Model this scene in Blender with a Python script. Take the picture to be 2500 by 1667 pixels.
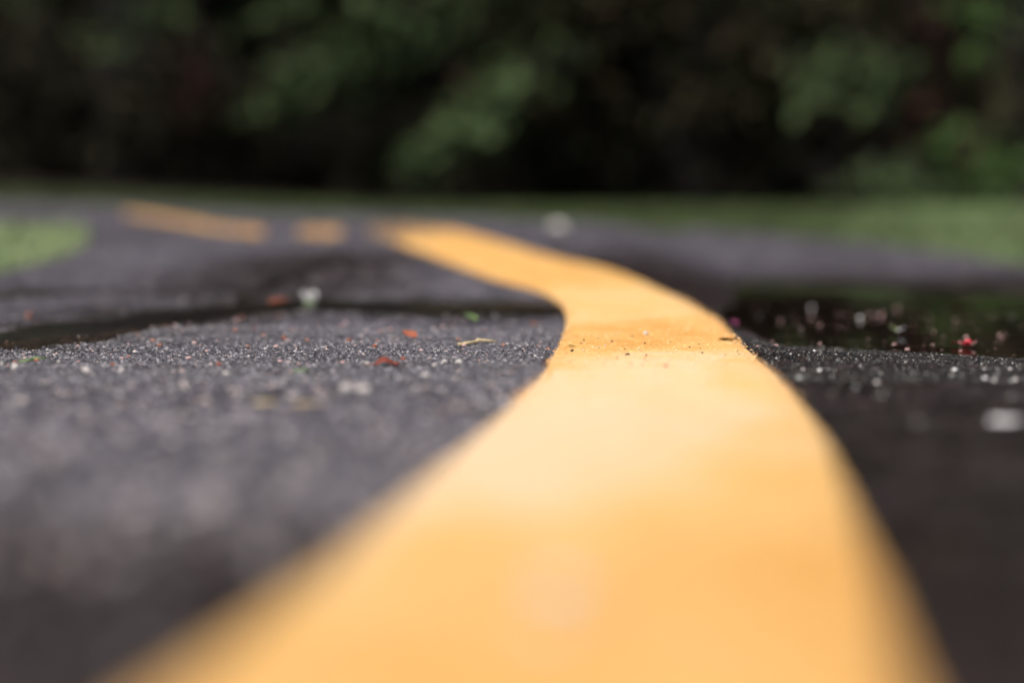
import bpy, math, random
import numpy as np

# ------------------------------------------------------------------ camera, world, sun, exposure
H = 0.07                                    # lens height above the asphalt (m)
FOC = 50.0
FPX = FOC / 36.0 * 2500.0                   # focal length in photo pixels
Y0 = 585.0                                  # level line of the near asphalt in the photo
PITCH = math.atan((833.5 - Y0) / FPX)
scene = bpy.context.scene
for o in list(bpy.data.objects):
    bpy.data.objects.remove(o)
COL = scene.collection
cam_data = bpy.data.cameras.new('camera')
cam = bpy.data.objects.new('camera', cam_data); COL.objects.link(cam)
cam.location = (0, 0, H)
cam.rotation_euler = (math.pi / 2 - PITCH, 0, 0)
cam_data.sensor_width = 36.0; cam_data.sensor_fit = 'HORIZONTAL'; cam_data.lens = FOC
cam_data.clip_start = 0.01; cam_data.clip_end = 500
cam_data.dof.use_dof = True
cam_data.dof.focus_distance = 0.83
cam_data.dof.aperture_fstop = 2.0
cam_data.dof.aperture_blades = 0
scene.camera = cam

SUN_EL, SUN_AZ = math.radians(62), math.radians(200)
world = bpy.data.worlds.new('World'); scene.world = world; world.use_nodes = True
wn = world.node_tree; wn.nodes.clear()
sky = wn.nodes.new('ShaderNodeTexSky'); sky.sky_type = 'NISHITA'; sky.sun_disc = False
sky.sun_elevation = SUN_EL; sky.sun_rotation = SUN_AZ
sky.air_density = 1.0; sky.dust_density = 6.0; sky.ozone_density = 1.0
bg = wn.nodes.new('ShaderNodeBackground'); bg.inputs['Strength'].default_value = 0.10
wo = wn.nodes.new('ShaderNodeOutputWorld')
wn.links.new(sky.outputs[0], bg.inputs[0]); wn.links.new(bg.outputs[0], wo.inputs[0])
sun_d = bpy.data.lights.new('sun', 'SUN'); sun_d.energy = 1.2; sun_d.angle = math.radians(25); sun_d.color = (1, .93, .84)
sun = bpy.data.objects.new('sun', sun_d); COL.objects.link(sun)
sun.rotation_euler = (math.pi / 2 - SUN_EL, 0, math.pi - SUN_AZ)
scene.view_settings.view_transform = 'Standard'; scene.view_settings.look = 'None'
scene.view_settings.exposure = 0.85; scene.view_settings.gamma = 1.0
scene.view_settings.use_curve_mapping = False
scene.cycles.max_bounces = 8; scene.cycles.transparent_max_bounces = 12
scene.cycles.sample_clamp_indirect = 6

rng = np.random.default_rng(7)
random.seed(7)

# ------------------------------------------------------------------ helpers
def S(v, a, b):
    t = np.clip((np.asarray(v, float) - a) / (b - a), 0, 1)
    return t * t * (3 - 2 * t)

KD = np.array([0, 9, 14, 20, 28, 38, 50, 65, 85, 120, 900.])
KZ = np.array([0, 0, .1, .35, .95, 1.75, 2.2, 2.55, 3.0, 3.7, 8.0])
def profile(D):
    return sum(np.interp(D * (1 + e), KD, KZ) for e in (-.15, -.08, 0, .08, .15)) / 5

TILT = .026                                 # the path here falls gently towards the camera; still water stays level
def terrain(x, y):
    """height of the paved and grassy ground, metres"""
    x = np.asarray(x, float); y = np.asarray(y, float)
    D = np.maximum(y, 0) / H; X = x / H
    zp = profile(D)
    z = zp + (TILT * np.maximum(D - 11.5, 0) - zp) * S(X, 2.1, 4.4) * (1 - S(D, 25, 44))
    z = z + .058 * np.clip(-X - 4, 0, 40) * S(D, 32, 56)
    far_rim = 24.8 - 6.5 * S(X, 3, 11)
    bump = np.exp(-((X - 9.2) / 8.0) ** 6 - ((D - (12.3 + far_rim) / 2) / ((far_rim - 12.3) / 2.11)) ** 6)
    z = z - .17 * bump * S(X, 1.9, 2.6)
    z = z * H
    z = z + .0009 * np.sin(x * 23 + 1.3 + 2 * np.sin(y * 9)) * np.sin(y * 17 + .4) + .0005 * np.sin(x * 61 + 2 * np.sin(y * 37)) * np.sin(y * 53 + x * 11)
    return z
WATER0 = -.0030
def water_z(y):
    return WATER0 + TILT * (np.asarray(y, float) - 11.5 * H)

def ray(px, py):
    u = (px - 1250) / FPX; v = -(py - 833.5) / FPX
    c, s = math.cos(PITCH), math.sin(PITCH)
    d = np.stack([u, c + v * s, -s + v * c], -1)
    return d / d[..., 1:2]
YS = np.geomspace(.12, 11, 2200)
def hit(px, py, lift=0.0):
    """where the sight line through a photo pixel meets the ground"""
    px = np.atleast_1d(np.asarray(px, float)); py = np.atleast_1d(np.asarray(py, float))
    d = ray(px, py)
    out = np.zeros((len(px), 3))
    for k in range(len(px)):
        h = H + d[k, 2] * YS - terrain(d[k, 0] * YS, YS) - lift
        i = int(np.argmax(h < 0)) if (h < 0).any() else len(YS) - 1
        i = max(i, 1); t = np.clip(h[i - 1] / (h[i - 1] - h[i] + 1e-12), 0, 1)
        y = YS[i - 1] + (YS[i] - YS[i - 1]) * t
        out[k] = (d[k, 0] * y, y, terrain(d[k, 0] * y, y) + lift)
    return out
def at(px, py, y):
    d = ray(np.float64(px), np.float64(py))
    return np.array([d[0] * y, y, H + d[2] * y])

def mesh_np(name, verts, faces, smooth=False):
    """verts (n,3), faces list of equal-length int arrays (m,k)"""
    me = bpy.data.meshes.new(name)
    verts = np.asarray(verts, np.float32); faces = np.asarray(faces, np.int32)
    k = faces.shape[1]
    me.vertices.add(len(verts)); me.vertices.foreach_set('co', verts.ravel())
    me.loops.add(faces.size); me.loops.foreach_set('vertex_index', faces.ravel())
    me.polygons.add(len(faces)); me.polygons.foreach_set('loop_start', np.arange(0, faces.size, k, dtype=np.int32))
    me.polygons.foreach_set('loop_total', np.full(len(faces), k, np.int32))
    me.polygons.foreach_set('use_smooth', np.full(len(faces), smooth))
    me.update(calc_edges=True); me.validate()
    return me
def link(name, me, mat=None, parent=None, loc=None):
    o = bpy.data.objects.new(name, me); COL.objects.link(o)
    if mat is not None and me is not None:
        me.materials.clear(); me.materials.append(mat)
    if parent is not None: o.parent = parent
    if loc is not None: o.location = loc
    return o
def tag(o, label=None, cat=None, group=None, kind=None):
    if label: o['label'] = label
    if cat: o['category'] = cat
    if group: o['group'] = group
    if kind: o['kind'] = kind
    return o
def empty(name, loc):
    o = bpy.data.objects.new(name, None); COL.objects.link(o); o.location = loc; o.empty_display_size = .05
    return o
def grid_faces(nu, nv, close_u=False):
    f = []
    for i in range(nv - 1):
        for j in range(nu if close_u else nu - 1):
            a = i * nu + j; b = i * nu + (j + 1) % nu
            f.append((a, b, b + nu, a + nu))
    return np.array(f, np.int32)
def tube(pts, radii, n=8):
    pts = np.asarray(pts, float); radii = np.broadcast_to(radii, len(pts))
    V = []
    for i, p in enumerate(pts):
        t = pts[min(i + 1, len(pts) - 1)] - pts[max(i - 1, 0)]; t /= np.linalg.norm(t) + 1e-9
        a = np.cross(t, (0.21, .33, .92) if abs(t[2]) < .9 else (1, 0.1, 0)); a /= np.linalg.norm(a); b = np.cross(t, a)
        for k in range(n):
            g = 2 * math.pi * k / n
            V.append(p + radii[i] * (math.cos(g) * a + math.sin(g) * b))
    F = grid_faces(n, len(pts), True).tolist()
    V.append(pts[0]); V.append(pts[-1]); c0 = len(V) - 2; m = (len(pts) - 1) * n
    for k in range(n):
        q = (k + 1) % n
        F.append([c0, q, k, k]); F.append([c0 + 1, m + k, m + q, m + q])
    return np.array(V), F
def poly_mesh(name, V, F, smooth=True):
    me = bpy.data.meshes.new(name)
    me.from_pydata([tuple(map(float, v)) for v in V], [], [list(dict.fromkeys(f)) for f in F]); me.update()
    if smooth: me.polygons.foreach_set('use_smooth', np.ones(len(me.polygons), bool))
    return me
def join(parts):
    V = []; F = []
    for v, f in parts:
        o = len(V); V += [tuple(p) for p in v]; F += [[i + o for i in q] for q in f]
    return V, F

# ------------------------------------------------------------------ materials
def new_mat(name):
    m = bpy.data.materials.new(name); m.use_nodes = True
    nt = m.node_tree; b = nt.nodes['Principled BSDF']
    return m, nt, b
def N(nt, typ, **kw):
    n = nt.nodes.new(typ)
    for k, v in kw.items(): setattr(n, k, v)
    return n
def ramp(nt, stops, src):
    r = N(nt, 'ShaderNodeValToRGB'); e = r.color_ramp.elements
    while len(e) < len(stops): e.new(.5)
    for el, (p, c) in zip(e, stops): el.position = p; el.color = (*c, 1)
    nt.links.new(src, r.inputs[0]); return r
def noise(nt, scale, detail=4, rough=.6, coords=None):
    n = N(nt, 'ShaderNodeTexNoise'); n.inputs['Scale'].default_value = scale
    n.inputs['Detail'].default_value = detail; n.inputs['Roughness'].default_value = rough
    if coords is not None: nt.links.new(coords, n.inputs['Vector'])
    return n
def mixc(nt, fac, a, b, blend='MIX'):
    m = N(nt, 'ShaderNodeMix', data_type='RGBA', blend_type=blend)
    for s, v in ((0, fac), (6, a), (7, b)):
        if hasattr(v, 'is_output'): nt.links.new(v, m.inputs[s])
        elif s == 0: m.inputs[0].default_value = v
        else: m.inputs[s].default_value = (*v, 1)
    return m.outputs[2]
def maprange(nt, src, a, b, c, d):
    m = N(nt, 'ShaderNodeMapRange'); nt.links.new(src, m.inputs[0])
    for i, v in enumerate((a, b, c, d)): m.inputs[i + 1].default_value = v
    return m.outputs[0]
def bump(nt, b, src, strength, dist):
    k = N(nt, 'ShaderNodeBump'); k.inputs['Strength'].default_value = strength; k.inputs['Distance'].default_value = dist
    nt.links.new(src, k.inputs['Height']); nt.links.new(k.outputs[0], b.inputs['Normal'])

def mat_asphalt():
    m, nt, b = new_mat('asphalt')
    co = N(nt, 'ShaderNodeTexCoord').outputs['Object']
    vor = N(nt, 'ShaderNodeTexVoronoi'); vor.inputs['Scale'].default_value = 420; nt.links.new(co, vor.inputs['Vector'])
    fine = ramp(nt, [(0, (.020, .0195, .023)), (.5, (.045, .0435, .051)), (.8, (.088, .085, .097)), (1, (.24, .23, .24))], N(nt, 'ShaderNodeSeparateColor').outputs[0])
    sep = fine.inputs[0].links[0].from_node; nt.links.new(vor.outputs['Color'], sep.inputs[0])
    n2 = noise(nt, 34, 3, .6, co)
    c = mixc(nt, 1.0, fine.outputs[0], ramp(nt, [(.36, (.52, .50, .53)), (.64, (1.65, 1.63, 1.70))], n2.outputs[0]).outputs[0], 'MULTIPLY')
    n3 = noise(nt, 7, 4, .6, co)
    c = mixc(nt, 1.0, c, ramp(nt, [(.35, (.8, .78, .78)), (.65, (1.15, 1.13, 1.17))], n3.outputs[0]).outputs[0], 'MULTIPLY')
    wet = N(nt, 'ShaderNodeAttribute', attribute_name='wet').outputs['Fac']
    wet_refl = mixc(nt, 1.0, c, (.20, .125, .075), 'MULTIPLY')  # damp darkening; the warm tint paints in the brown trees' reflection
    c = mixc(nt, wet, c, wet_refl)
    nt.links.new(c, b.inputs['Base Color'])
    rv = N(nt, 'ShaderNodeMath', operation='MULTIPLY'); nt.links.new(maprange(nt, wet, 0, 1, .85, .30), rv.inputs[0]); nt.links.new(maprange(nt, n2.outputs[0], .35, .65, .75, 1.35), rv.inputs[1])
    nt.links.new(rv.outputs[0], b.inputs['Roughness'])
    b.inputs['Specular IOR Level'].default_value = .25
    hb = noise(nt, 900, 3, .7, co)
    ad = N(nt, 'ShaderNodeMath', operation='SUBTRACT'); nt.links.new(hb.outputs[0], ad.inputs[0]); nt.links.new(vor.outputs['Distance'], ad.inputs[1])
    bump(nt, b, ad.outputs[0], .9, .0012)
    kb = b.inputs['Normal'].links[0].from_node; nt.links.new(maprange(nt, wet, 0, 1, .9, .22), kb.inputs['Strength'])
    return m
def mat_paint():
    m, nt, b = new_mat('yellow_paint')
    co = N(nt, 'ShaderNodeTexCoord').outputs['Object']
    dry = N(nt, 'ShaderNodeAttribute', attribute_name='dry').outputs['Fac']
    n1 = noise(nt, 26, 5, .6, co)
    mapn = N(nt, 'ShaderNodeMath', operation='ADD'); nt.links.new(dry, mapn.inputs[0])
    nt.links.new(maprange(nt, n1.outputs[0], .3, .7, -.30, .30), mapn.inputs[1])
    base = ramp(nt, [(0, (.74, .38, .095)), (.45, (.77, .475, .165)), (1, (.80, .58, .35))], mapn.outputs[0])
    worn = noise(nt, 600, 4, .75, co)
    spots = ramp(nt, [(.54, (1, 1, 1)), (.64, (.72, .60, .46))], worn.outputs[0])
    c = mixc(nt, .8, base.outputs[0], spots.outputs[0], 'MULTIPLY')
    wv = noise(nt, 120, 4, .7, co); wear = N(nt, 'ShaderNodeAttribute', attribute_name='wear').outputs['Fac']
    sm = N(nt, 'ShaderNodeMath', operation='ADD'); nt.links.new(maprange(nt, wear, 0, 1, -.35, .12), sm.inputs[0]); nt.links.new(wv.outputs[0], sm.inputs[1])
    c = mixc(nt, ramp(nt, [(.5, (0, 0, 0)), (.62, (1, 1, 1))], sm.outputs[0]).outputs[0], c, (.06, .055, .055))   # bare asphalt where the paint has worn off
    nt.links.new(c, b.inputs['Base Color'])
    nt.links.new(maprange(nt, mapn.outputs[0], 0, 1, .42, .7), b.inputs['Roughness'])
    hb = noise(nt, 380, 6, .75, co); vp = N(nt, 'ShaderNodeTexVoronoi'); vp.inputs['Scale'].default_value = 380; nt.links.new(co, vp.inputs['Vector'])
    ad = N(nt, 'ShaderNodeMath', operation='SUBTRACT'); nt.links.new(hb.outputs[0], ad.inputs[0]); nt.links.new(vp.outputs['Distance'], ad.inputs[1])
    bump(nt, b, ad.outputs[0], 0.7, .0013)
    return m
def mat_water(film=False):
    m, nt, b = new_mat('wet_film' if film else 'rain_water'); nt.nodes.remove(b)
    out = nt.nodes['Material Output']
    fr = N(nt, 'ShaderNodeFresnel'); fr.inputs[0].default_value = 1.33
    g = N(nt, 'ShaderNodeBsdfGlossy'); g.inputs['Roughness'].default_value = .02; g.inputs['Color'].default_value = (1, 1, 1, 1)
    t = N(nt, 'ShaderNodeBsdfTransparent'); t.inputs['Color'].default_value = (.72, .66, .58, 1)
    mx = N(nt, 'ShaderNodeMixShader')
    nt.links.new(fr.outputs[0], mx.inputs[0]); nt.links.new(t.outputs[0], mx.inputs[1]); nt.links.new(g.outputs[0], mx.inputs[2])
    nt.links.new(mx.outputs[0], out.inputs[0])
    co = N(nt, 'ShaderNodeTexCoord').outputs['Object']
    if film:
        g.inputs['Roughness'].default_value = .2; t.inputs['Color'].default_value = (.50, .40, .31, 1)
        sc_ = N(nt, 'ShaderNodeMath', operation='MULTIPLY'); sc_.inputs[1].default_value = .42
        nt.links.new(fr.outputs[0], sc_.inputs[0]); nt.links.new(sc_.outputs[0], mx.inputs[0])
    n = noise(nt, 18, 2, .5, co); k = N(nt, 'ShaderNodeBump'); k.inputs['Strength'].default_value = .12; k.inputs['Distance'].default_value = .002
    nt.links.new(n.outputs[0], k.inputs['Height']); nt.links.new(k.outputs[0], g.inputs['Normal']); nt.links.new(k.outputs[0], fr.inputs['Normal'])
    return m
def mat_island(name, stops, rough=.7, spec=.4, transl=0):
    """colour varies from one loose piece to the next"""
    m, nt, b = new_mat(name)
    r = ramp(nt, stops, N(nt, 'ShaderNodeNewGeometry').outputs['Random Per Island'])
    nt.links.new(r.outputs[0], b.inputs['Base Color'])
    b.inputs['Roughness'].default_value = rough; b.inputs['Specular IOR Level'].default_value = spec
    return m
def mat_plain(name, c, rough=.6, spec=.4, var=.35, scale=300, sss=0):
    m, nt, b = new_mat(name)
    co = N(nt, 'ShaderNodeTexCoord').outputs['Object']
    n = noise(nt, scale, 4, .6, co)
    lo = tuple(v * (1 - var) for v in c); hi = tuple(min(1, v * (1 + var)) for v in c)
    nt.links.new(ramp(nt, [(.3, lo), (.7, hi)], n.outputs[0]).outputs[0], b.inputs['Base Color'])
    b.inputs['Roughness'].default_value = rough; b.inputs['Specular IOR Level'].default_value = spec
    bump(nt, b, n.outputs[0], .4, .0006)
    return m
def mat_bark(name, c):
    m, nt, b = new_mat(name)
    co = N(nt, 'ShaderNodeTexCoord').outputs['Object']
    mp = N(nt, 'ShaderNodeMapping'); mp.inputs['Scale'].default_value = (1, 1, .2); nt.links.new(co, mp.inputs[0])
    n = noise(nt, 30, 6, .7, mp.outputs[0])
    nt.links.new(ramp(nt, [(.3, tuple(v * .5 for v in c)), (.7, tuple(v * 1.4 for v in c))], n.outputs[0]).outputs[0], b.inputs['Base Color'])
    b.inputs['Roughness'].default_value = .9; bump(nt, b, n.outputs[0], 1, .02)
    return m
M = dict(
    asphalt=mat_asphalt(), paint=mat_paint(), water=mat_water(), film=mat_water(True),
    soil=mat_plain('leaf_mould_soil', (.018, .015, .011), .95, .05, .5, 14),
    grit=mat_island('stone_chippings', [(0, (.012, .012, .015)), (.45, (.055, .054, .063)), (.78, (.165, .162, .18)), (.96, (.34, .33, .35)), (.97, (.36, .22, .18)), (1, (.60, .58, .56))], .55, .5),
    paintgrain=mat_island('painted_stone', [(0, (.60, .28, .06)), (.3, (.76, .43, .14)), (.8, (.80, .52, .24)), (1, (.80, .62, .42))], .55, .4),
    grass_shade=mat_island('grass_painted_shade', [(0, (.040, .062, .022)), (.7, (.078, .115, .042)), (1, (.10, .12, .055))], .8, .15),  # grass again, with the overhanging trees' shade painted into its colour
    grass_light=mat_island('pale_grass_blade', [(0, (.16, .23, .10)), (.6, (.25, .35, .16)), (1, (.36, .38, .20))], .6, .3),
    coarse=mat_island('coarse_chippings', [(0, (.12, .12, .13)), (.5, (.26, .25, .27)), (.75, (.36, .28, .25)), (1, (.5, .48, .46))], .6, .4),
    wetgrit=mat_island('wet_chippings', [(0, (.006, .005, .004)), (.8, (.018, .016, .013)), (.96, (.06, .06, .05)), (1, (.45, .47, .44))], .3, .4),
    grass=mat_island('grass_blade', [(0, (.085, .145, .05)), (.5, (.17, .26, .10)), (.85, (.23, .32, .14)), (1, (.28, .26, .15))], .6, .3),
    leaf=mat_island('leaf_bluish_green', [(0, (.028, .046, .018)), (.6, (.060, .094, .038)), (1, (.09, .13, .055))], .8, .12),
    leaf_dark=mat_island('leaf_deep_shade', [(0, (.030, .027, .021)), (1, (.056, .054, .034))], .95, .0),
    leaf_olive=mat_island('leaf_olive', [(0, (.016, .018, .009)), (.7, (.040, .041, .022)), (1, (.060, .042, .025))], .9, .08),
    leaf_bright=mat_island('leaf_fresh_green', [(0, (.03, .06, .016)), (1, (.065, .115, .032))], .8, .12),
    leaf_brown=mat_island('leaf_withered', [(0, (.012, .006, .005)), (1, (.035, .018, .013))], .9, .1),
    bark=mat_bark('bark', (.016, .012, .010)), redstem=mat_bark('reddish_bark', (.022, .008, .007)),
    red=mat_plain('red_leaf', (.20, .03, .012), .5, .4, .5, 400), orange=mat_plain('orange_leaf', (.30, .085, .04), .6, .3, .4, 300),
    scarlet=mat_plain('scarlet_petal', (.60, .05, .07), .45, .4, .3, 300), pink=mat_plain('pink_petal', (.56, .37, .35), .5, .4, .2, 300),
    magenta=mat_plain('magenta_petal', (.26, .05, .13), .5, .4, .3, 300), white=mat_plain('white_petal', (.80, .79, .78), .5, .4, .1, 300),
    green=mat_plain('green_bit', (.18, .30, .09), .5, .4, .3, 300), straw=mat_plain('straw', (.52, .42, .24), .7, .3, .3, 500),
    pale=mat_plain('pale_stone', (.60, .57, .53), .6, .4, .25, 900), darkstone=mat_plain('dark_red_stone', (.06, .025, .025), .35, .6, .4, 900),
    grey=mat_plain('grey_stone', (.20, .195, .19), .5, .4, .3, 900), black=mat_plain('black_crumb', (.03, .028, .026), .5, .5, .4, 900), bud=mat_plain('orange_bud', (.38, .17, .11), .6, .3, .3, 900),
)

# ------------------------------------------------------------------ the setting: ground and path
def pts(*a): return np.array(a, float)
far_px = pts((2700, 675), (2500, 645), (2300, 614), (2100, 590), (1900, 572), (1700, 557), (1500, 547), (1300, 538), (1100, 530), (900, 524), (640, 520), (400, 504), (200, 499), (0, 494))
fe = hit(far_px[:, 0], far_px[:, 1])[:, :2]
inner_px = pts((20, 545), (150, 548), (205, 560), (222, 577), (205, 600), (150, 628), (60, 652), (0, 664))
ie = hit(inner_px[:, 0], inner_px[:, 1])[:, :2]
path_poly = np.vstack([[(1.15, -3.0), (1.15, .3), (1.1, 1.2)], fe, fe[-1] + (-1.6, .25), fe[-1] + (-3.5, .3),
                       ie[0] + (-3.2, .15), ie[0] + (-1.4, .1), ie, ie[-1] + (-.12, -.25), [(-.95, .5), (-1.0, -3.0)]])
def inside(poly, x, y):
    r = np.zeros(x.shape, bool); n = len(poly)
    for i in range(n):
        (x1, y1), (x2, y2) = poly[i], poly[(i + 1) % n]
        c = (y1 > y) != (y2 > y)
        if y1 == y2: continue
        r ^= c & (x < (x2 - x1) * (y - y1) / (y2 - y1) + x1)
    return r

# painted line edges, sighted on the photograph and laid on the ground
R_px = pts((905, 551), (955, 547), (1002, 546), (1104, 556), (1206, 580), (1308, 610), (1385, 630), (1436, 639), (1500, 653), (1554, 673), (1609, 697), (1665, 722), (1720, 755), (1756, 774), (1803, 821), (1844, 860), (1872, 882), (1900, 907), (1966, 978), (2020, 1052), (2060, 1148), (2094, 1244), (2146, 1382), (2208, 1595), (2226, 1667))
L_px = pts((898, 566), (935, 575), (964, 586), (1027, 608), (1091, 632), (1155, 657), (1219, 679), (1283, 693), (1334, 710), (1367, 731), (1385, 758), (1383, 786), (1372, 817), (1355, 849), (1336, 885), (1311, 915), (1252, 968), (1230, 988), (1076, 1111), (928, 1233), (802, 1350), (646, 1461), (370, 1667))
def resample(p, n, sm=0):
    t = np.concatenate([[0], np.cumsum(np.hypot(*np.diff(p, axis=0).T))]); s = np.linspace(0, t[-1], n)
    q = np.stack([np.interp(s, t, p[:, 0]), np.interp(s, t, p[:, 1])], 1)
    for _ in range(sm):
        q[1:-1] = (q[:-2] + 2 * q[1:-1] + q[2:]) / 4
    return q
LIFT = .0035
def edge_world(px):
    d = resample(px, 160, 3)
    w = hit(d[:, 0], d[:, 1], LIFT)[:, :2]
    back = w[-1] - w[-8]; back /= np.linalg.norm(back)
    return np.vstack([w, [w[-1] + back * k for k in (.05, .12, .25, .5, .9)]])
Rw = resample(edge_world(R_px), 1600, 60); Lw = resample(edge_world(L_px), 1600, 60)
# pair the edges by nearest normal so the stripe is ruled straight across
def line_centre_x(y):
    c = (Rw + Lw) / 2; i = np.argsort(c[:, 1]); return np.interp(y, c[i, 1], c[i, 0])
line_poly = np.vstack([Rw, Lw[::-1]])

# left wet seam and its branch
def band(px_pts, half_px, n=140, seed=0, lift=.0012):
    p = resample(px_pts, n, 3); hp = np.interp(np.linspace(0, 1, n), np.linspace(0, 1, len(half_px)), half_px)
    r2 = np.random.default_rng(seed)
    def jit(): 
        a = r2.normal(0, 1, n); 
        for _ in range(24): a = np.convolve(a, [.25, .5, .25], 'same')
        return 1 + .7 * a
    up = hit(p[:, 0], p[:, 1] - hp * jit()); dn = hit(p[:, 0], p[:, 1] + hp * jit())
    return up[:, :2], dn[:, :2]
seams = [
    (pts((-160, 862), (0, 838), (150, 815), (320, 788), (480, 764), (640, 749), (800, 747), (1000, 753), (1200, 753), (1376, 757)), [34, 32, 28, 24, 22, 20, 17, 17, 15, 14], 3),
    (pts((575, 735), (650, 700), (720, 668), (790, 640), (850, 626)), [18, 26, 26, 20, 10], 4),
    (pts((-120, 728), (0, 724), (120, 717), (270, 712)), [11, 10, 8, 4], 5)]
seam_edges = [band(a, b, seed=s) for a, b, s in seams]
seam_polys = [np.vstack([u, d[::-1]]) for u, d in seam_edges]

# asphalt sheet
gx = np.arange(-4.2, 1.6, .0125); gy = np.concatenate([np.arange(-3, 0, .06), np.arange(0, 4.6, .0125)])
XX, YY = np.meshgrid(gx, gy)
ZZ = terrain(XX, YY)
def fn(x, y, s, sd):
    r2 = np.random.default_rng(sd); z = 0
    for k in range(6):
        a = r2.uniform(0, 6.28); f = s * (1.6 ** (k / 2)); z = z + np.sin((x * math.cos(a) + y * math.sin(a)) * f + r2.uniform(0, 6.28) + 1.5 * np.sin((x * math.sin(a) - y * math.cos(a)) * f * .7)) / (1 + k * .3)
    return z / 2.5
cx_ = line_centre_x(np.clip(YY, -.3, 1.6))
right = XX - cx_
nz = fn(XX, YY, 26, 1) * .5
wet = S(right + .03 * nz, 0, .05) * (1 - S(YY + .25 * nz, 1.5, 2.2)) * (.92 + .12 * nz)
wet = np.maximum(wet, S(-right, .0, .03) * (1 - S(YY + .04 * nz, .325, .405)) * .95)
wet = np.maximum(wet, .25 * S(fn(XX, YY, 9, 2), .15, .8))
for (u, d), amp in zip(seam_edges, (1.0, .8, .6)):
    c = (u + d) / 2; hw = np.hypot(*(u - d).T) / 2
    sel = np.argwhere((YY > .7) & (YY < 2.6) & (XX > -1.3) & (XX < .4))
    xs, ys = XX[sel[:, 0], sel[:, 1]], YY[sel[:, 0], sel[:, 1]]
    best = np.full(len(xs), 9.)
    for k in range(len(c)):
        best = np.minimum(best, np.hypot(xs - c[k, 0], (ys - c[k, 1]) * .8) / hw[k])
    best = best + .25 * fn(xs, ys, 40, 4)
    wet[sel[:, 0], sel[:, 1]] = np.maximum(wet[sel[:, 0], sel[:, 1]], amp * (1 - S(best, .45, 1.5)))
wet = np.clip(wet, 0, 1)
F = grid_faces(len(gx), len(gy))
cx4 = XX.ravel()[F].mean(1); cy4 = YY.ravel()[F].mean(1)
keep = inside(path_poly, cx4, cy4)
F = F[keep]; used = np.unique(F); remap = np.full(XX.size, -1); remap[used] = np.arange(len(used))
V = np.stack([XX.ravel(), YY.ravel(), ZZ.ravel()], 1)[used]
me = mesh_np('asphalt_path', V, remap[F], True)
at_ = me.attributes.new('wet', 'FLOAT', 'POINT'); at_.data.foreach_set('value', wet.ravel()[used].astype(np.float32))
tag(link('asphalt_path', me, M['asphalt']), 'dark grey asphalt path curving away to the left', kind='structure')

# soil and turf under and around it, one sheet to the horizon
def axis(core, far): return np.concatenate([-np.geomspace(far, core, 14)[:-1], np.linspace(-core, core, 161), np.geomspace(core, far, 14)[1:]])
ax = axis(6, 90); ay = np.concatenate([-np.geomspace(90, 4, 10)[:-1], np.linspace(-4, 9, 180), np.geomspace(9, 120, 12)[1:]])
GX, GY = np.meshgrid(ax, ay)
GZ = terrain(np.clip(GX, -5, 5), np.clip(GY, -4, 14))
GZ = GZ - .03 * inside(path_poly, GX, GY) - .004
for dx, dy in ((.09, 0), (-.09, 0), (0, .09), (0, -.09)):
    GZ = np.where(inside(path_poly, GX + dx, GY + dy), np.minimum(GZ, terrain(np.clip(GX, -5, 5), np.clip(GY, -4, 14)) - .03), GZ)
me = mesh_np('ground', np.stack([GX.ravel(), GY.ravel(), GZ.ravel()], 1), grid_faces(len(ax), len(ay)), True)
tag(link('ground', me, M['soil']), 'dark soil under the grass and trees', kind='structure')

# rain water: the puddle right of the line (level sheet) and the thin wet seams left of it
px_ = np.linspace(0.13, 1.15, 60); py_ = np.linspace(.62, 2.15, 80)
PX, PY = np.meshgrid(px_, py_)
PF = grid_faces(60, 80); pk = (terrain(PX, PY) < water_z(PY) + .0012).ravel()
PF = PF[pk[PF].any(1)]; us = np.unique(PF); rm = np.full(PX.size, -1); rm[us] = np.arange(len(us))
me = mesh_np('puddle', np.stack([PX.ravel(), PY.ravel(), water_z(PY).ravel()], 1)[us], rm[PF], True)
tag(link('puddle', me, M['water']), 'shallow rain puddle beside the right edge of the yellow line', kind='structure')
for (u, d), lab in zip(seam_edges, ('long dark wet seam crossing the asphalt left of the yellow line', 'short wet streak running back from the long seam', 'faint wet streak at the left edge of the path')):
    n = len(u); V = []
    if lab.startswith('faint') or lab.startswith('short'): u, d = u * .75 + d * .25, u * .25 + d * .75
    for k in range(7):
        t = k / 6; p = u * (1 - t) + d * t
        z = terrain(p[:, 0], p[:, 1]) + .0016 * (1 - (2 * t - 1) ** 16) - .0004
        V.append(np.column_stack([p, z]))
    V = np.vstack(V)
    tag(link('puddle', mesh_np('puddle', V, grid_faces(n, 7), True), M['film']), lab, kind='structure')

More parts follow.
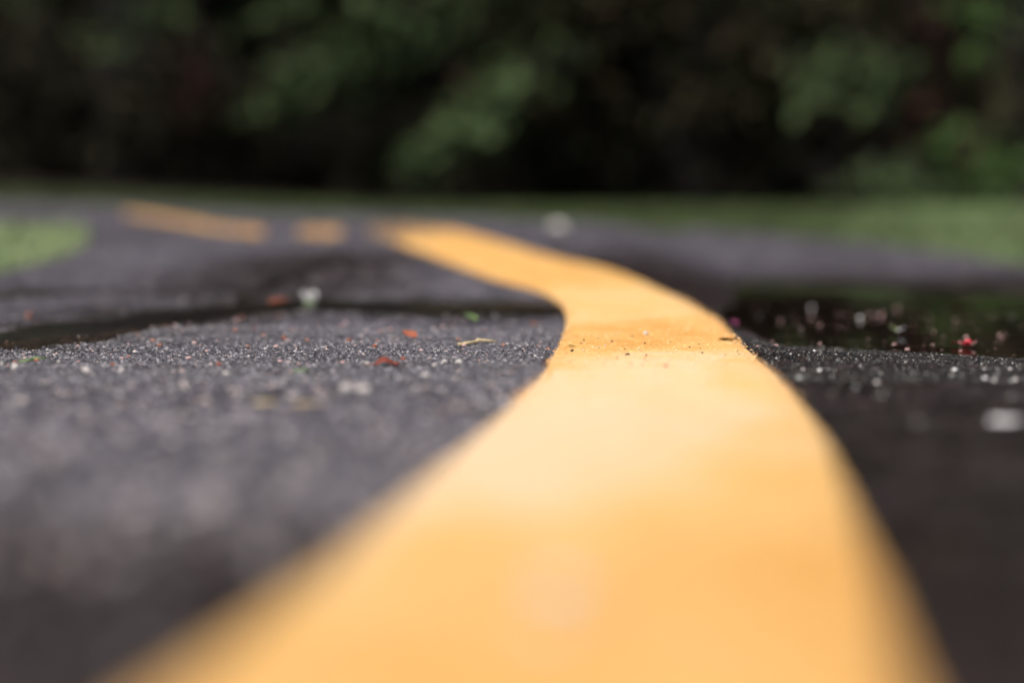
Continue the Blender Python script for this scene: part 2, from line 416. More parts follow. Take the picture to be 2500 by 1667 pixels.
# ------------------------------------------------------------------ yellow markings
def stripe(name, A, B, nx=14, wear=None):
    n = len(A); V = []; dry = []
    if n > 500:                                 # ragged painted edge over the stones
        w = (A - B) / np.linalg.norm(A - B, axis=1)[:, None]
        j1, j2 = (np.convolve(rng.normal(0, 1, n), [.3, .4, .3], 'same')[:, None] for _ in range(2))
        A = A + w * .0007 * j1; B = B - w * .0007 * j2
    for k in range(nx):
        t = k / (nx - 1); p = A * (1 - t) + B * t
        e = min(t, 1 - t); z = terrain(p[:, 0], p[:, 1]) + LIFT * (1 if k not in (0, nx - 1) else .1)
        V.append(np.column_stack([p, z]))
        yy = p[:, 1] + .12 * (t - .5) + .03 * fn(p[:, 0], p[:, 1], 30, 9)
        dd = .25 + .75 * (S(yy, .25, .48) * (1 - S(yy, .70, .90))) * (1 - .55 * S(1 - t, .45, .95))
        dd = np.maximum(dd, .55 * S(yy, .98, 1.05) * (1 - S(yy, 1.25, 1.5)))
        dd = dd - .12 * S(yy, .80, .86) * (1 - S(yy, .92, 1.0))
        dry.append(dd)
    V = np.vstack(V)
    # t = 0 is the right edge
    me = mesh_np(name, V, grid_faces(n, nx)[:, ::-1], True)
    a = me.attributes.new('dry', 'FLOAT', 'POINT'); a.data.foreach_set('value', np.clip(np.concatenate(dry), 0, 1).astype(np.float32))
    a = me.attributes.new('wear', 'FLOAT', 'POINT'); a.data.foreach_set('value', np.tile(np.zeros(n) if wear is None else wear, nx).astype(np.float32))
    return link(name, me, M['paint'])
main_line = stripe('painted_line', Rw, Lw, 14, 1.0 - S(np.arange(1600), 10, 330))
tag(main_line, 'broad yellow painted line sweeping from the foreground and curving left up the path', 'road marking', 'yellow line markings on the path')
def dash(top, bot):
    a = hit(*resample(top, 40, 2).T)[:, :2]; b = hit(*resample(bot, 40, 2).T)[:, :2]
    return stripe('painted_line', a, b, 8, np.full(40, .85))
tag(dash(pts((732, 558), (834, 558)), pts((730, 577), (832, 577))), 'short blurred yellow dash between the long line and the far dash', 'road marking', 'yellow line markings on the path')
tag(dash(pts((300, 515), (400, 527), (500, 544), (580, 557), (645, 561)), pts((310, 527), (405, 543), (505, 562), (585, 572), (640, 576))), 'far yellow dash on the upper left bend of the path, beside the grass', 'road marking', 'yellow line markings on the path')

# ------------------------------------------------------------------ loose chippings on the asphalt
OCT_V = np.array([(1, 0, 0), (0, 1, 0), (-1, 0, 0), (0, -1, 0), (0, 0, 1), (0, 0, -.6)], float)
OCT_F = np.array([(0, 1, 4), (1, 2, 4), (2, 3, 4), (3, 0, 4), (1, 0, 5), (2, 1, 5), (3, 2, 5), (0, 3, 5)])
def grains(name, xy, z, r, mat, flat=.7):
    n = len(xy); a = rng.uniform(0, 6.28, n)
    V = OCT_V[None] * (1 + rng.uniform(-.35, .35, (n, 6, 1))) * r[:, None, None]
    V[:, :, 2] *= flat
    c, s = np.cos(a)[:, None], np.sin(a)[:, None]
    x = V[:, :, 0] * c - V[:, :, 1] * s; y = V[:, :, 0] * s + V[:, :, 1] * c
    V = np.stack([x + xy[:, :1], y + xy[:, 1:], V[:, :, 2] + z[:, None]], -1).reshape(-1, 3)
    Fa = (OCT_F[None] + 6 * np.arange(n)[:, None, None]).reshape(-1, 3)
    return link(name, mesh_np(name, V, Fa), mat)
def scatter(n, y0, y1):
    y = rng.uniform(y0, y1, n); x = rng.uniform(-1, 1, n) * (.40 * y + .12); return np.column_stack([x, y])
xy = np.vstack([scatter(120000, .68, 1.0), scatter(50000, .55, 1.3), scatter(20000, .18, .55), scatter(22000, 1.2, 2.2)])
ok = ~inside(line_poly, xy[:, 0], xy[:, 1]) & inside(path_poly, xy[:, 0], xy[:, 1])
for u, d in seam_edges:
    sp = np.vstack([u * .85 + d * .15, (u * .38 + d * .62)[::-1]]); ok &= ~(inside(sp, xy[:, 0], xy[:, 1]) & (rng.random(len(xy)) < .97))
xy = xy[ok]
isr = xy[:, 0] > line_centre_x(np.clip(xy[:, 1], -.3, 1.6))
isr &= xy[:, 1] < 1.8
lo = np.exp(rng.normal(math.log(.00040), .5, len(xy))).clip(.0003, .002)
zt = terrain(xy[:, 0], xy[:, 1])
lft = ~isr
o = grains('stone_chippings', xy[lft], zt[lft] + .15 * lo[lft], lo[lft], M['grit'])
tag(o, 'fine grey stone chippings of the dry asphalt left of the line', kind='stuff')
bx = np.vstack([scatter(3500, .3, .70), scatter(700, 1.0, 1.6)]); bx = bx[~inside(line_poly, bx[:, 0], bx[:, 1]) & (bx[:, 0] < line_centre_x(np.clip(bx[:, 1], -.3, 1.6)))]
for sp in seam_polys: bx = bx[~inside(sp, bx[:, 0], bx[:, 1])]
br = rng.uniform(.0009, .0026, len(bx))
tag(grains('stone_chippings', bx, terrain(bx[:, 0], bx[:, 1]) - .1 * br, br, M['coarse'], .6), 'coarser pale chippings set in the dry asphalt left of the line', kind='stuff')
rk = isr & ((zt > water_z(xy[:, 1]) - .0006) | (rng.random(len(xy)) < .02)) & (rng.random(len(xy)) < .7)
o = grains('wet_chippings', xy[rk], np.maximum(zt[rk], water_z(xy[rk, 1]) - .0003) + .1 * lo[rk], lo[rk] * .9, M['wetgrit'])
tag(o, 'dark wet stone chippings right of the line', kind='stuff')

# raised grains of the painted stones, part of the line itself
pxy = scatter(90000, .58, 1.25); pxy = pxy[inside(line_poly, pxy[:, 0], pxy[:, 1])]
pr = np.exp(rng.normal(math.log(.00045), .4, len(pxy))).clip(.0002, .0014)
o = grains('painted_grains', pxy, terrain(pxy[:, 0], pxy[:, 1]) + LIFT - .15 * pr, pr, M['paintgrain'], .55)
o.parent = main_line; o['kind'] = 'stuff'

# ------------------------------------------------------------------ grass
def blades(name, xy, hmin, hmax, w, mat, spread=.6):
    n = len(xy); z = terrain(xy[:, 0], xy[:, 1]) - .006
    hh = rng.uniform(hmin, hmax, n); a = rng.uniform(0, 6.28, n); b = rng.uniform(0, 6.28, n)
    lean = rng.uniform(.1, spread, n) * hh
    dx, dy = np.cos(a) * w, np.sin(a) * w; lx, ly = np.cos(b) * lean, np.sin(b) * lean
    base = np.column_stack([xy, z])
    v0 = base + np.column_stack([dx, dy, 0 * dx]); v1 = base - np.column_stack([dx, dy, 0 * dx])
    mid = base + np.column_stack([lx * .35, ly * .35, hh * .6]); k = np.column_stack([dx, dy, 0 * dx]) * .75
    v2 = mid - k; v3 = mid + k; tip = base + np.column_stack([lx, ly, hh])
    V = np.stack([v0, v1, v2, v3, tip], 1).reshape(-1, 3)
    t = np.array([(0, 1, 2), (0, 2, 3), (3, 2, 4)])
    return link(name, mesh_np(name, V, (t[None] + 5 * np.arange(n)[:, None, None]).reshape(-1, 3)), mat)
def area(n, x0, x1, y0, y1):
    p = np.column_stack([rng.uniform(x0, x1, n), rng.uniform(y0, y1, n)])
    return p[~inside(path_poly, p[:, 0], p[:, 1])]
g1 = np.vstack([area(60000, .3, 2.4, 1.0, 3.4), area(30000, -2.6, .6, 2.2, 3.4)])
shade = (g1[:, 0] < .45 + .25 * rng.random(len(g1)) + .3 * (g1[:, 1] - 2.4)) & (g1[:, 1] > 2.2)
tag(blades('shaded_grass', g1[shade], .004, .014, .0024, M['grass_shade']), 'dark olive grass with tree shade painted in, along the far side of the path', kind='stuff')
g1 = g1[~shade]
tag(blades('grass', g1, .004, .015, .0020, M['grass']), 'mown green grass along the right side of the path', kind='stuff')
g2 = area(22000, -2.0, -.45, 1.3, 2.2)
tag(blades('grass', g2, .008, .026, .0024, M['grass_light']), 'bright tuft of grass on the inside of the bend at left', kind='stuff')

# ------------------------------------------------------------------ trees, shrubs and the wood behind
def leaf_cloud(P, size, up=.5, droop=None, width=.45):
    """P (n,3) leaf positions -> verts, faces; every leaf folded along its midrib"""
    n = len(P); L = size * rng.uniform(.6, 1.3, n)
    d = rng.normal(0, 1, (n, 3)); 
    if droop is not None: d = d * .55 + np.asarray(droop)
    d /= np.linalg.norm(d, axis=1)[:, None]
    nrm = rng.normal(0, 1, (n, 3)) * .7; nrm[:, 2] += up * 2
    s = np.cross(d, nrm); s /= np.linalg.norm(s, axis=1)[:, None] + 1e-9
    u = np.cross(s, d)
    w = (L * width * .5)[:, None]; L = L[:, None]
    v0 = P; v1 = P + d * L * .45 + s * w - u * w * .3; v2 = P + d * L; v3 = P + d * L * .45 - s * w - u * w * .3
    V = np.stack([v0, v1, v2, v3], 1).reshape(-1, 3)
    t = np.array([(0, 1, 2), (0, 2, 3)])
    return V, (t[None] + 4 * np.arange(n)[:, None, None]).reshape(-1, 3)
def ball(n, c, r, clumps=0, seed=None):
    c = np.asarray(c, float); r = np.asarray(r, float)
    if clumps:
        q = rng.normal(0, 1, (clumps, 3)); q /= np.linalg.norm(q, axis=1)[:, None]; q *= rng.uniform(.35, 1, (clumps, 1))
        k = rng.integers(0, clumps, n); p = q[k] + rng.normal(0, .16, (n, 3))
    else:
        p = rng.normal(0, 1, (n, 3)); p /= np.linalg.norm(p, axis=1)[:, None]; p *= rng.uniform(.3, 1, (n, 1)) ** .5
    return c + p * r
def limb_pts(a, b, sag=0, n=7):
    t = np.linspace(0, 1, n)[:, None]; p = np.asarray(a) * (1 - t) + np.asarray(b) * t
    p[:, 2] += sag * np.sin(t[:, 0] * math.pi); p[1:-1] += rng.normal(0, .02, (n - 2, 3)); return p
def leaf_part(name, P, size, mat, parent, origin, droop=None, up=.5, width=.45):
    V, Fc = leaf_cloud(np.asarray(P) - np.asarray(origin), size, up, droop, width)
    return link(name, mesh_np(name, V, Fc), mat, parent)
def bough(root, origin, start, end, mat, nleaf=110, size=.10, spread=.045):
    """a drooping spray: stalk with leaves along its outer two thirds"""
    line = limb_pts(start, end, .05, 9)
    V, Fc = tube(line - np.asarray(origin), np.linspace(.009, .0025, 9), 6)
    stalk = link('bough', poly_mesh('bough', V, Fc), M['bark'], root)
    t = rng.uniform(.38, 1, nleaf); P = np.stack([np.interp(t, np.linspace(0, 1, 9), line[:, k]) for k in range(3)], 1) + rng.normal(0, spread, (nleaf, 3)) * np.array([1, 1, .6])
    dr = np.asarray(end) - np.asarray(start); dr = dr / np.linalg.norm(dr); dr = dr + (0, 0, -.15)
    leaf_part('foliage', P, size, mat, stalk, origin, droop=dr, up=.9)
    return stalk
def tree(name, label, base, height, r0, crown_c, crown_r, mat, ncrown, group, bark='bark', leaf=.16, cat='tree', clumps=26):
    base = np.asarray(base, float); base[2] = terrain(base[0], base[1]) - .03
    root = tag(empty(name, base), label, cat, group)
    p = np.array([(0, 0, 0), (.03, .02, .25 * height), (-.04, .03, .5 * height), (.05, 0, .75 * height), (.02, .04, height)]); p[1:, :2] += rng.normal(0, .05, (4, 2))
    parts = [tube(np.vstack([[0, 0, -.1], p]), [r0 * 1.7, r0 * 1.25, r0, r0 * .85, r0 * .6, r0 * .25], 12)]
    for k in range(7):
        h = rng.uniform(.35, .9) * height; a = rng.uniform(0, 6.28); l = crown_r[0] * rng.uniform(.5, .9)
        s = np.array([np.interp(h, p[:, 2], p[:, 0]), np.interp(h, p[:, 2], p[:, 1]), h])
        parts.append(tube(limb_pts(s, s + (math.cos(a) * l, math.sin(a) * l, l * .35), .1), np.linspace(r0 * .4, .01, 7), 7))
    V, Fc = join(parts); link('trunk', poly_mesh('trunk', V, Fc), M[bark], root)
    leaf_part('crown', ball(ncrown, np.asarray(crown_c) , crown_r, clumps), leaf, mat, root, base, up=.8)
    return root, base
G = 'trees standing behind the path'
# broad tree whose low boughs hang into the picture
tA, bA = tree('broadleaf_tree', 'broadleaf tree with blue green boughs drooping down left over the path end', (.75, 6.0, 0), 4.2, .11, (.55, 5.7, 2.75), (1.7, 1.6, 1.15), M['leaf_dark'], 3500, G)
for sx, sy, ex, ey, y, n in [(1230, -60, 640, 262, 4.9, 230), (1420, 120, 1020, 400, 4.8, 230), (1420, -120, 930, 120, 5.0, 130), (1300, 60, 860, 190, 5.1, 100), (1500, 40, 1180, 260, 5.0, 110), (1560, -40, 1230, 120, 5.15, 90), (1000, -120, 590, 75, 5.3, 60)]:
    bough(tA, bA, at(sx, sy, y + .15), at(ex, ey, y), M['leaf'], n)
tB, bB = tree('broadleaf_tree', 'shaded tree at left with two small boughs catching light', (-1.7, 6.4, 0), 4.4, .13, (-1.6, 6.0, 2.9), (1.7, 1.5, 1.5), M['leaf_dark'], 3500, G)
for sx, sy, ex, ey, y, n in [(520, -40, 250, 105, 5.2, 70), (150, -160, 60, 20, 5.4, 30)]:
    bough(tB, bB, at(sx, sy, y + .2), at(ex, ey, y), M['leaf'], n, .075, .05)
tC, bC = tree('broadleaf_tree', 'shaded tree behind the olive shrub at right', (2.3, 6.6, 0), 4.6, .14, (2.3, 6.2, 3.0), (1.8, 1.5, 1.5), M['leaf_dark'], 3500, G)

def shrub(label, px, py0, y, w, h, mat, n, size, stems=5, clumps=18, brown=0, name='shrub'):
    c = at(px, 480, y); base = np.array([c[0], y, terrain(c[0], y) - .02])
    root = tag(empty(name, base), label, 'shrub', 'shrubs at the foot of the trees')
    parts = []
    for k in range(stems):
        a = rng.uniform(0, 6.28); parts.append(tube(limb_pts((0, 0, -.05), (math.cos(a) * w * .6, math.sin(a) * .25, h * rng.uniform(.6, .95)), .08), np.linspace(.014, .004, 7), 6))
    V, Fc = join(parts); link('stem', poly_mesh('stem', V, Fc), M['bark'], root)
    P = ball(n, base + (0, 0, py0), (w, .35, h * .5), clumps); P = P[P[:, 2] > base[2] + .03]
    leaf_part('foliage', P, size, mat, root, base, up=.6)
    return root, base
sB, oB = shrub('broad olive green shrub right of centre, half in shade', 1720, .62, 5.1, .80, 1.0, M['leaf_olive'], 3000, .10, 7)
for sx, sy, ex, ey, y, n, mt in [(1760, -80, 1560, 130, 5.0, 50, 'leaf_olive'), (2120, 60, 1980, 215, 4.7, 90, 'leaf'), (2250, 120, 2110, 260, 4.7, 70, 'leaf'), (1900, 100, 2110, 330, 4.8, 35, 'leaf_brown'), (1800, 40, 1640, 330, 4.9, 40, 'leaf_olive')]:
    bough(sB, oB, at(sx, sy, y + .1), at(ex, ey, y), M[mt], n, .08)
sC, oC = shrub('fresh green shrub at the far right edge beside the grass', 2430, .45, 4.75, .28, .8, M['leaf_olive'], 420, .09, 5)
for sx, sy, ex, ey, y, n, mt in [(2330, -40, 2400, 130, 4.6, 45, 'leaf_bright'), (2300, 300, 2340, 430, 4.5, 60, 'leaf_bright'), (2480, 320, 2450, 470, 4.5, 70, 'leaf_bright'), (2230, -30, 2280, 140, 4.7, 40, 'leaf_brown'), (2330, 150, 2250, 320, 4.7, 40, 'leaf_brown')]:
    bough(sC, oC, at(sx, sy, y + .1), at(ex, ey, y), M[mt], n, .08, .04)
shrub('low bluish green plant between the grass and the right shrubs', 2120, .06, 4.4, .34, .16, M['leaf'], 260, .06, 4, 8, name='low_plant')
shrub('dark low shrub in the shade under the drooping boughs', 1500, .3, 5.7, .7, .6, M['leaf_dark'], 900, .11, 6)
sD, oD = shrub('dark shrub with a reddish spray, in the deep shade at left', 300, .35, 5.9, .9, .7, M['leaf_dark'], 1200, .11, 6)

bough(sD, oD, at(500, 90, 5.4), at(470, 275, 5.35), M['leaf_brown'], 45, .09, .03)
# the wood beyond: one mass
n = 75000
P = np.column_stack([rng.uniform(-7.5, 7.5, n), rng.uniform(6.6, 9.2, n), rng.uniform(0, 1, n) ** 1.25 * 5.2])
P[:, 2] += terrain(P[:, 0].clip(-5, 5), P[:, 1])
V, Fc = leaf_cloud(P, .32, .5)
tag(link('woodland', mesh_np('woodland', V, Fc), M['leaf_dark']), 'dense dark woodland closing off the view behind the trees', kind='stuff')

# ------------------------------------------------------------------ fallen bits: shapes
def petal_mesh(name, L=1.0, W=.75, cup=.25, nl=6, nw=5):
    V = []
    for i in range(nl):
        t = i / (nl - 1); w = W * .5 * (math.sin(math.pi * (t ** .75) * .93 + .12)) 
        for j in range(nw):
            s = j / (nw - 1) * 2 - 1
            V.append(((t - .5) * L, s * w, cup * (s * s * w * 1.2 + (t - .45) ** 2 * .9)))
    return poly_mesh(name, V, grid_faces(nw, nl).tolist())
def pebble_mesh(name, sd, flat=.7, sub=2):
    import bmesh
    r2 = random.Random(sd); bm = bmesh.new(); bmesh.ops.create_icosphere(bm, subdivisions=sub, radius=.5)
    ks = [(r2.uniform(-1, 1), r2.uniform(-1, 1), r2.uniform(-1, 1), r2.uniform(0, 6)) for _ in range(5)]
    for v in bm.verts:
        q = v.co.copy(); s = 1
        for a, b, c, d in ks: s += .10 * math.sin(5 * (a * q.x + b * q.y + c * q.z) + d)
        v.co = q * s; v.co.z *= flat
    me = bpy.data.meshes.new(name); bm.to_mesh(me); bm.free()
    return me
def with_mat(me, m): me = me.copy(); me.materials.clear(); me.materials.append(m); return me
PETAL = petal_mesh('petal'); PEB = [pebble_mesh('pebble', k) for k in range(4)]
def depth_px(p): return p[1] / FPX                       # metres per photo pixel at that spot
def on_surface(px, py, line=False, water=False):
    p = hit(px, py, LIFT if line else 0)[0]
    if water:
        d = ray(np.float64(px), np.float64(py)); y = (water_z(0) + .0006 - H) / (d[2] - TILT)
        q = np.array([d[0] * y, y, water_z(y) + .0006])
        if terrain(q[0], q[1]) < water_z(y): return q
    return p
def place(name, me, px, py, wpx, label, cat, group=None, line=False, water=False, rz=None, tilt=.15, lift=0., sz=1.0, parent=None):
    p = on_surface(px, py, line, water); s = wpx * depth_px(p)
    o = bpy.data.objects.new(name, me); COL.objects.link(o)
    o.location = p + np.array([0, 0, lift * s]); o.scale = (s, s, s * sz)
    o.rotation_euler = (random.uniform(-tilt, tilt), random.uniform(-tilt, tilt), random.uniform(0, 6.28) if rz is None else rz)
    return tag(o, label, cat, group)
PM = {k: with_mat(PETAL, M[k]) for k in ('red', 'orange', 'scarlet', 'pink', 'magenta', 'white', 'green', 'straw')}
BM = {k: [with_mat(p, M[k]) for p in PEB] for k in ('pale', 'grey', 'darkstone', 'black', 'bud', 'pink', 'white', 'green')}

# curled red leaf in focus
p = on_surface(942, 893); s = 62 * depth_px(p)
root = tag(empty('fallen_leaf', p), 'small curled red brown leaf lying sharp in focus on the asphalt', 'leaf'); root.scale = (s, s, s); root.rotation_euler = (0, 0, .12)
V = []; nl, nw = 11, 9
for i in range(nl):
    t = i / (nl - 1); w = .34 * math.sin(math.pi * min(1, t * .92 + .07)) ** .8
    for j in range(nw):
        sgn = j / (nw - 1) * 2 - 1; ang = sgn * 1.25
        V.append(((t - .42) * .95, math.sin(ang) * w * .8 + .02 * math.sin(9 * t), .06 + math.cos(ang) * w * .78 * (.7 + .3 * math.sin(5 * t)) + .04 * math.sin(7 * t + sgn) + .02 * t))
bl = poly_mesh('blade', V, grid_faces(nw, nl).tolist()); link('blade', bl, M['red'], root)
V, Fc = tube([(-.40, 0, .10), (-.55, .01, .06), (-.72, .0, .04), (-.86, -.03, .06)], [.022, .018, .015, .012], 6)
link('stem', poly_mesh('stem', V, Fc), M['orange'], root)
link('midrib', poly_mesh('midrib', *tube([((t - .42) * .95, .02 * math.sin(9 * t), .075 + .34 * math.sin(math.pi * min(1, t * .92 + .07)) ** .8 * .78 * (.7 + .3 * math.sin(5 * t)) + .04 * math.sin(7 * t) + .02 * t) for t in np.linspace(0, 1, 10)], .011, 6)), M['orange'], root)

A = 'litter on the asphalt left of the line'
place('fallen_petal', PM['red'], 672, 911, 44, 'flat dark red petal just in front of the focus, left of the curled leaf', 'petal', sz=.4, rz=.05, lift=.03)
place('fallen_petal', PM['green'], 733, 907, 46, 'thin green leaf scrap beside the flat red petal', 'leaf scrap', sz=.4, rz=.1, lift=.03)
place('fallen_leaf', PM['orange'], 682, 757, 56, 'blurred orange leaf at the edge of the wet seam', 'leaf', sz=1.6, tilt=.5, lift=.3)
b0 = on_surface(757, 745); s = 60 * depth_px(b0)
fl = tag(empty('fallen_blossom', b0), 'blurred cream and green blossom beside the orange leaf by the wet seam', 'flower'); fl.scale = (s, s, s)
for k in range(5):
    q = link('petal', PM['white'], None, fl); q.scale = (.6, .6, .6); g = k * 1.2566; q.location = (.26 * math.cos(g), .26 * math.sin(g), .30); q.rotation_euler = (0, -.9, g)
q = link('calyx', BM['green'][0], None, fl); q.scale = (.35, .35, .4); q.location = (0, 0, .14)
place('leaf_scrap', PM['green'], 1148, 786, 38, 'blurred green leaf scrap behind the straw twig', 'leaf scrap', sz=1.5, tilt=.4, lift=.25)
place('fallen_leaf', PM['orange'], 1000, 828, 42, 'blurred rust coloured leaf scrap with a brown tail, behind the curled leaf', 'leaf scrap', sz=1.2, tilt=.4, lift=.25)
place('fallen_leaf', PM['straw'], 646, 987, 72, 'pale flat chip lying out of focus in front of the green scrap', 'leaf scrap', sz=.3, rz=0, tilt=.05, lift=.05)
place('fallen_leaf', PM['straw'], 748, 988, 78, 'fainter pale chip right of the other flat chip', 'leaf scrap', sz=.2, rz=.1, tilt=.03, lift=.03)
place('pebble', BM['pale'][3], 1366, 576, 46, 'pale rounded stone far off on the path where the grass begins', 'stone', lift=.4)
# straw twig in two lengths, a green blade, both just behind the focus
def twig(name, px0, py0, px1, py1, r, mat, label, cat):
    a = on_surface(px0, py0); b = on_surface(px1, py1); m = (a + b) / 2; m[2] += r
    root = tag(empty(name, a), label, cat)
    q = np.array([(0, 0, r), (m - a) * .95 + (0, .001, r * 1.2)]); link('stalk', poly_mesh('stalk', *tube(q, [r, r * .9], 7)), mat, root)
    q = np.array([(m - a) * 1.02 + (0, .001, r * 2.2), b - a + (0, 0, r * 1.6)]); link('stalk', poly_mesh('stalk', *tube(q, [r, r * .6], 7)), mat, root)
    link('node', poly_mesh('node', *tube([(m - a) * .93 + (0, .001, r), (m - a) * 1.04 + (0, .001, r * 2)], [r * 1.35, r * 1.2], 7)), mat, root)
twig('straw_twig', 1118, 845, 1212, 840, .0010, M['straw'], 'pale jointed straw twig lying between the curled leaf and the line', 'twig')
twig('grass_blade', 48, 886, 115, 879, .0006, M['green'], 'thin green grass stalk near the left edge of the path', 'grass stalk')
for px, py, w, lab in [(297, 908, 15, 'white angular pebble near the left side, in focus'), (210, 911, 24, 'flat whitish pebble left of the angular one'), (5, 892, 12, 'pale round pebble at the left border'), (36, 899, 16, 'flat pale pebble next to the round one at the left border'), (143, 886, 11, 'pale pink pebble beside the green grass stalk'), (897, 890, 11, 'white seed at the stem end of the curled leaf'), (966, 892, 9, 'white seed under the right end of the curled leaf'), (1086, 885, 12, 'pinkish pebble, left one of the pair right of the curled leaf'), (1120, 887, 15, 'pinkish pebble, right one of the pair right of the curled leaf'), (1060, 895, 14, 'cream pebble below the pinkish pair'), (1038, 920, 16, 'brownish blurred pebble left of the line, in front of the cream one'), (843, 955, 26, 'blurred white pebble left of the cream blob in the foreground'), (887, 960, 32, 'blurred cream blob of stone in the left foreground'), (551, 914, 13, 'cream round pebble left of the red petal')]:
    place('pebble', random.choice(BM['pale']), px, py, w, lab, 'pebble', A, lift=.28)
place('pebble', BM['darkstone'][1], 1331, 893, 20, 'dark red pebble against the left edge of the yellow line', 'pebble', lift=.3)
place('crumb', BM['black'][0], 1114, 850, 8, 'black crumb at the left end of the straw twig', 'crumb', lift=.3)
# tiny orange and pink buds all over the left asphalt
for k in range(70):
    px = random.uniform(0, 1340); py = 772 + 125 * random.random() ** .8
    q = hit(px, py)[0]
    if inside(line_poly, q[:1], q[1:2])[0] or any(inside(sp, q[:1], q[1:2])[0] for sp in seam_polys): continue
    kc = 'orange' if random.random() < .55 else 'pink'
    zone = 'at the left border' if px < 260 else 'below the wet seam' if px < 640 else 'around the curled red leaf' if px < 1040 else 'between straw twig and yellow line'
    dz = 'blurred tiny' if py < 835 else 'sharp tiny'
    lab = f'{dz} {kc} bud on the asphalt {zone}'
    o = place('fallen_bud', random.choice(BM['bud'] if kc == 'orange' else BM['pink']), px, py, random.uniform(5, 12), '', 'bud', 'tiny buds scattered left of the line', lift=.25)
    o['label'] = lab

# on the line
place('fallen_petal', PM['white'], 1365, 1446, 150, 'large pale petal shape painting a glint on the yellow line in the blurred foreground', 'petal', line=True, sz=.5, lift=.08)  # this and the next two pale petal shapes stand in for glints
place('fallen_petal', PM['white'], 1328, 1528, 115, 'smaller pale petal shape painting a glint nearest the camera on the yellow line', 'petal', line=True, sz=.4, lift=.05)
place('fallen_petal', PM['pink'], 1448, 1478, 105, 'faint pinkish petal shape painting a glint right of the large pale one on the yellow line', 'petal', line=True, sz=.4, lift=.05)
place('fallen_petal', PM['straw'], 1780, 830, 60, 'flat cream petal at the right edge of the yellow line', 'petal', line=True, sz=.3, rz=0, lift=.03)
place('leaf_scrap', PM['green'], 1397, 846, 22, 'dark green leaf scrap on the left side of the yellow line', 'leaf scrap', line=True, sz=.6, rz=0, lift=.1)
place('crumb', BM['black'][1], 1397, 858, 9, 'black crumb below the dark scrap on the yellow line', 'crumb', line=True, lift=.3)
place('crumb', BM['black'][2], 1532, 866, 10, 'dark flat crumb in the middle of the yellow line', 'crumb', line=True, lift=.2, sz=.5)
place('fallen_bud', BM['bud'][0], 1625, 895, 9, 'single red bud on the yellow line in front of the focus', 'bud', line=True, lift=.3).data.materials[0] = M['orange']
for k in range(46):
    px = random.uniform(1390, 1840); py = random.uniform(818, 892)
    q = hit(px, py, LIFT)[0]
    if not inside(line_poly, q[:1], q[1:2])[0]: continue
    kc = random.choice(['black', 'black', 'darkstone', 'pale', 'bud'])
    lab = f"{dict(black='black', darkstone='dark red', pale='whitish', bud='orange')[kc]} speck of grit on the {'left' if px < 1530 else 'middle' if px < 1680 else 'right'} of the yellow line, {'behind' if py < 855 else 'in'} the focus"
    place('crumb', random.choice(BM[kc]), px, py, random.uniform(2.5, 6), lab, 'grit', 'grit specks on the yellow line', line=True, lift=.25)
place('crumb', BM['pale'][2], 1577, 818, 13, 'grey crumb farthest back on the yellow line', 'crumb', line=True, lift=.3)

# the puddle side
p = on_surface(2362, 846, water=True); s = 50 * depth_px(p)
fl = tag(empty('fallen_flower', p), 'scarlet flower floating in the puddle at right', 'flower'); fl.scale = (s, s, s)
for k in range(6):
    g = k * 1.047 + .2; q = link('petal', PM['scarlet'] if k % 3 else PM['pink'], None, fl); q.scale = (.55, .5, .5); q.location = (.28 * math.cos(g), .28 * math.sin(g), .13 + .05 * (k % 2)); q.rotation_euler = (0, -.5, g)
q = link('centre', BM['pink'][0], None, fl); q.scale = (.22, .22, .22); q.location = (0, 0, .16)
place('fallen_petal', PM['scarlet'], 2332, 843, 18, 'loose red petal floating left of the scarlet flower', 'petal', water=True, sz=1.5, tilt=.6, lift=.35)
place('leaf_scrap', PM['green'], 2177, 812, 26, 'round green leaf scrap floating in the puddle beside a white petal', 'leaf scrap', water=True, sz=2, tilt=.6, lift=.35)
place('fallen_petal', PM['white'], 2203, 814, 26, 'white petal floating in the puddle beside the green scrap', 'petal', water=True, sz=2, tilt=.5, lift=.35)
place('fallen_petal', PM['magenta'], 1792, 797, 28, 'magenta petal in the water at the right edge of the yellow line', 'petal', water=True, sz=1.2, tilt=.5, lift=.3)
place('fallen_petal', PM['white'], 2455, 1040, 84, 'large bluish white petal out of focus on the wet asphalt at right', 'petal', sz=.7, tilt=.1, rz=.1, lift=.12)
q = 0
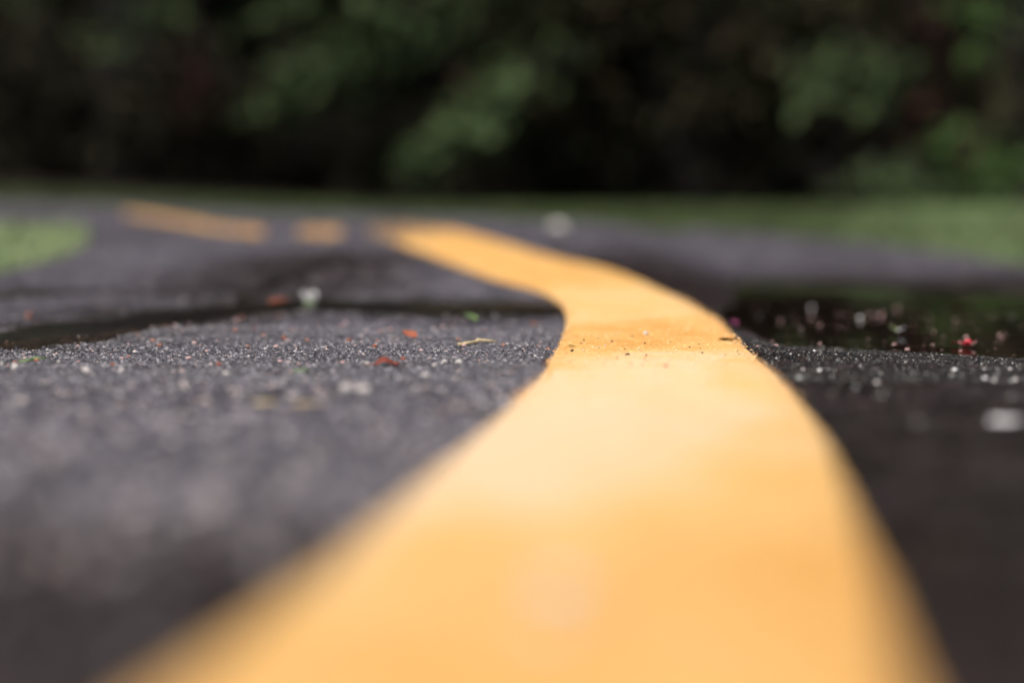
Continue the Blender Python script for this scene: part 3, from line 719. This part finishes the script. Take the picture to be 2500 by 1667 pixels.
clus = [(1870, 845), (1885, 836), (1900, 828), (1915, 850), (1920, 822), (1955, 805), (1958, 807), (2050, 803), (1984, 838), (2120, 832), (1850, 848), (1858, 830), (2280, 812), (2385, 808), (2450, 815), (2455, 822), (2345, 790), (2370, 785), (2330, 785), (2300, 790), (2270, 780), (2250, 775), (2230, 795), (2190, 755), (2120, 775), (2100, 780), (2050, 770), (2000, 775), (1980, 780), (1940, 770), (2410, 775), (2440, 770), (2470, 775), (1840, 745), (1870, 752), (1930, 760), (2130, 765)]
for k in range(88):
    if k < len(clus): px, py = clus[k]
    else: px, py = random.uniform(1850, 2500), random.choice([random.uniform(745, 800), random.uniform(770, 860)])
    sel = random.random(); me = PM['pink'] if sel < .88 else PM['white'] if sel < .97 else PM['magenta']
    kc = 'dull pink' if sel < .88 else 'white' if sel < .97 else 'magenta'
    zone = 'beside the yellow line' if px < 1960 else 'in the middle of the puddle' if px < 2150 else 'around the green leaf scrap' if px < 2270 else 'left of the scarlet flower' if px < 2355 else 'right of the scarlet flower'
    lab = f"tiny {kc} petal floating {zone}, {'towards the far rim' if py < 785 else 'towards the near rim'}"
    place('fallen_petal', me, px, py, random.uniform(7, 14), lab, 'petal', 'tiny petals in the puddle', water=True, sz=1.4, tilt=.5, lift=.25)
for k, (px, py, w) in enumerate([(2088, 950, 20), (2140, 937, 17), (2155, 972, 24), (2330, 905, 14), (2404, 903, 12), (2465, 903, 13), (2404, 926, 14), (2427, 931, 14), (2480, 930, 14), (2470, 975, 26), (2435, 903, 9), (2240, 1035, 24), (2000, 906, 12), (1960, 903, 9), (2100, 895, 9), (2210, 885, 7), (2357, 866, 6), (2384, 880, 6), (2300, 867, 5), (2475, 868, 5), (1930, 866, 8), (1988, 858, 10), (2040, 866, 7), (2090, 878, 7)]):
    zone = 'beside the yellow line' if px < 2110 else 'well right of the line' if px < 2290 else 'near the right border'
    dz = 'at the near rim of the puddle' if py < 890 else 'just in front of the focus' if py < 945 else 'in the blurred foreground'
    kc = ('grey' if py > 945 else 'cream' if k % 3 else 'white')
    lab = f"small {kc} wet pebble {zone}, {dz}"
    place('pebble', random.choice(BM[dict(grey='grey', cream='pale', white='white')[kc]]), px, py, w * .8, lab, 'pebble', 'pale pebbles on the wet asphalt at right', lift=.25)
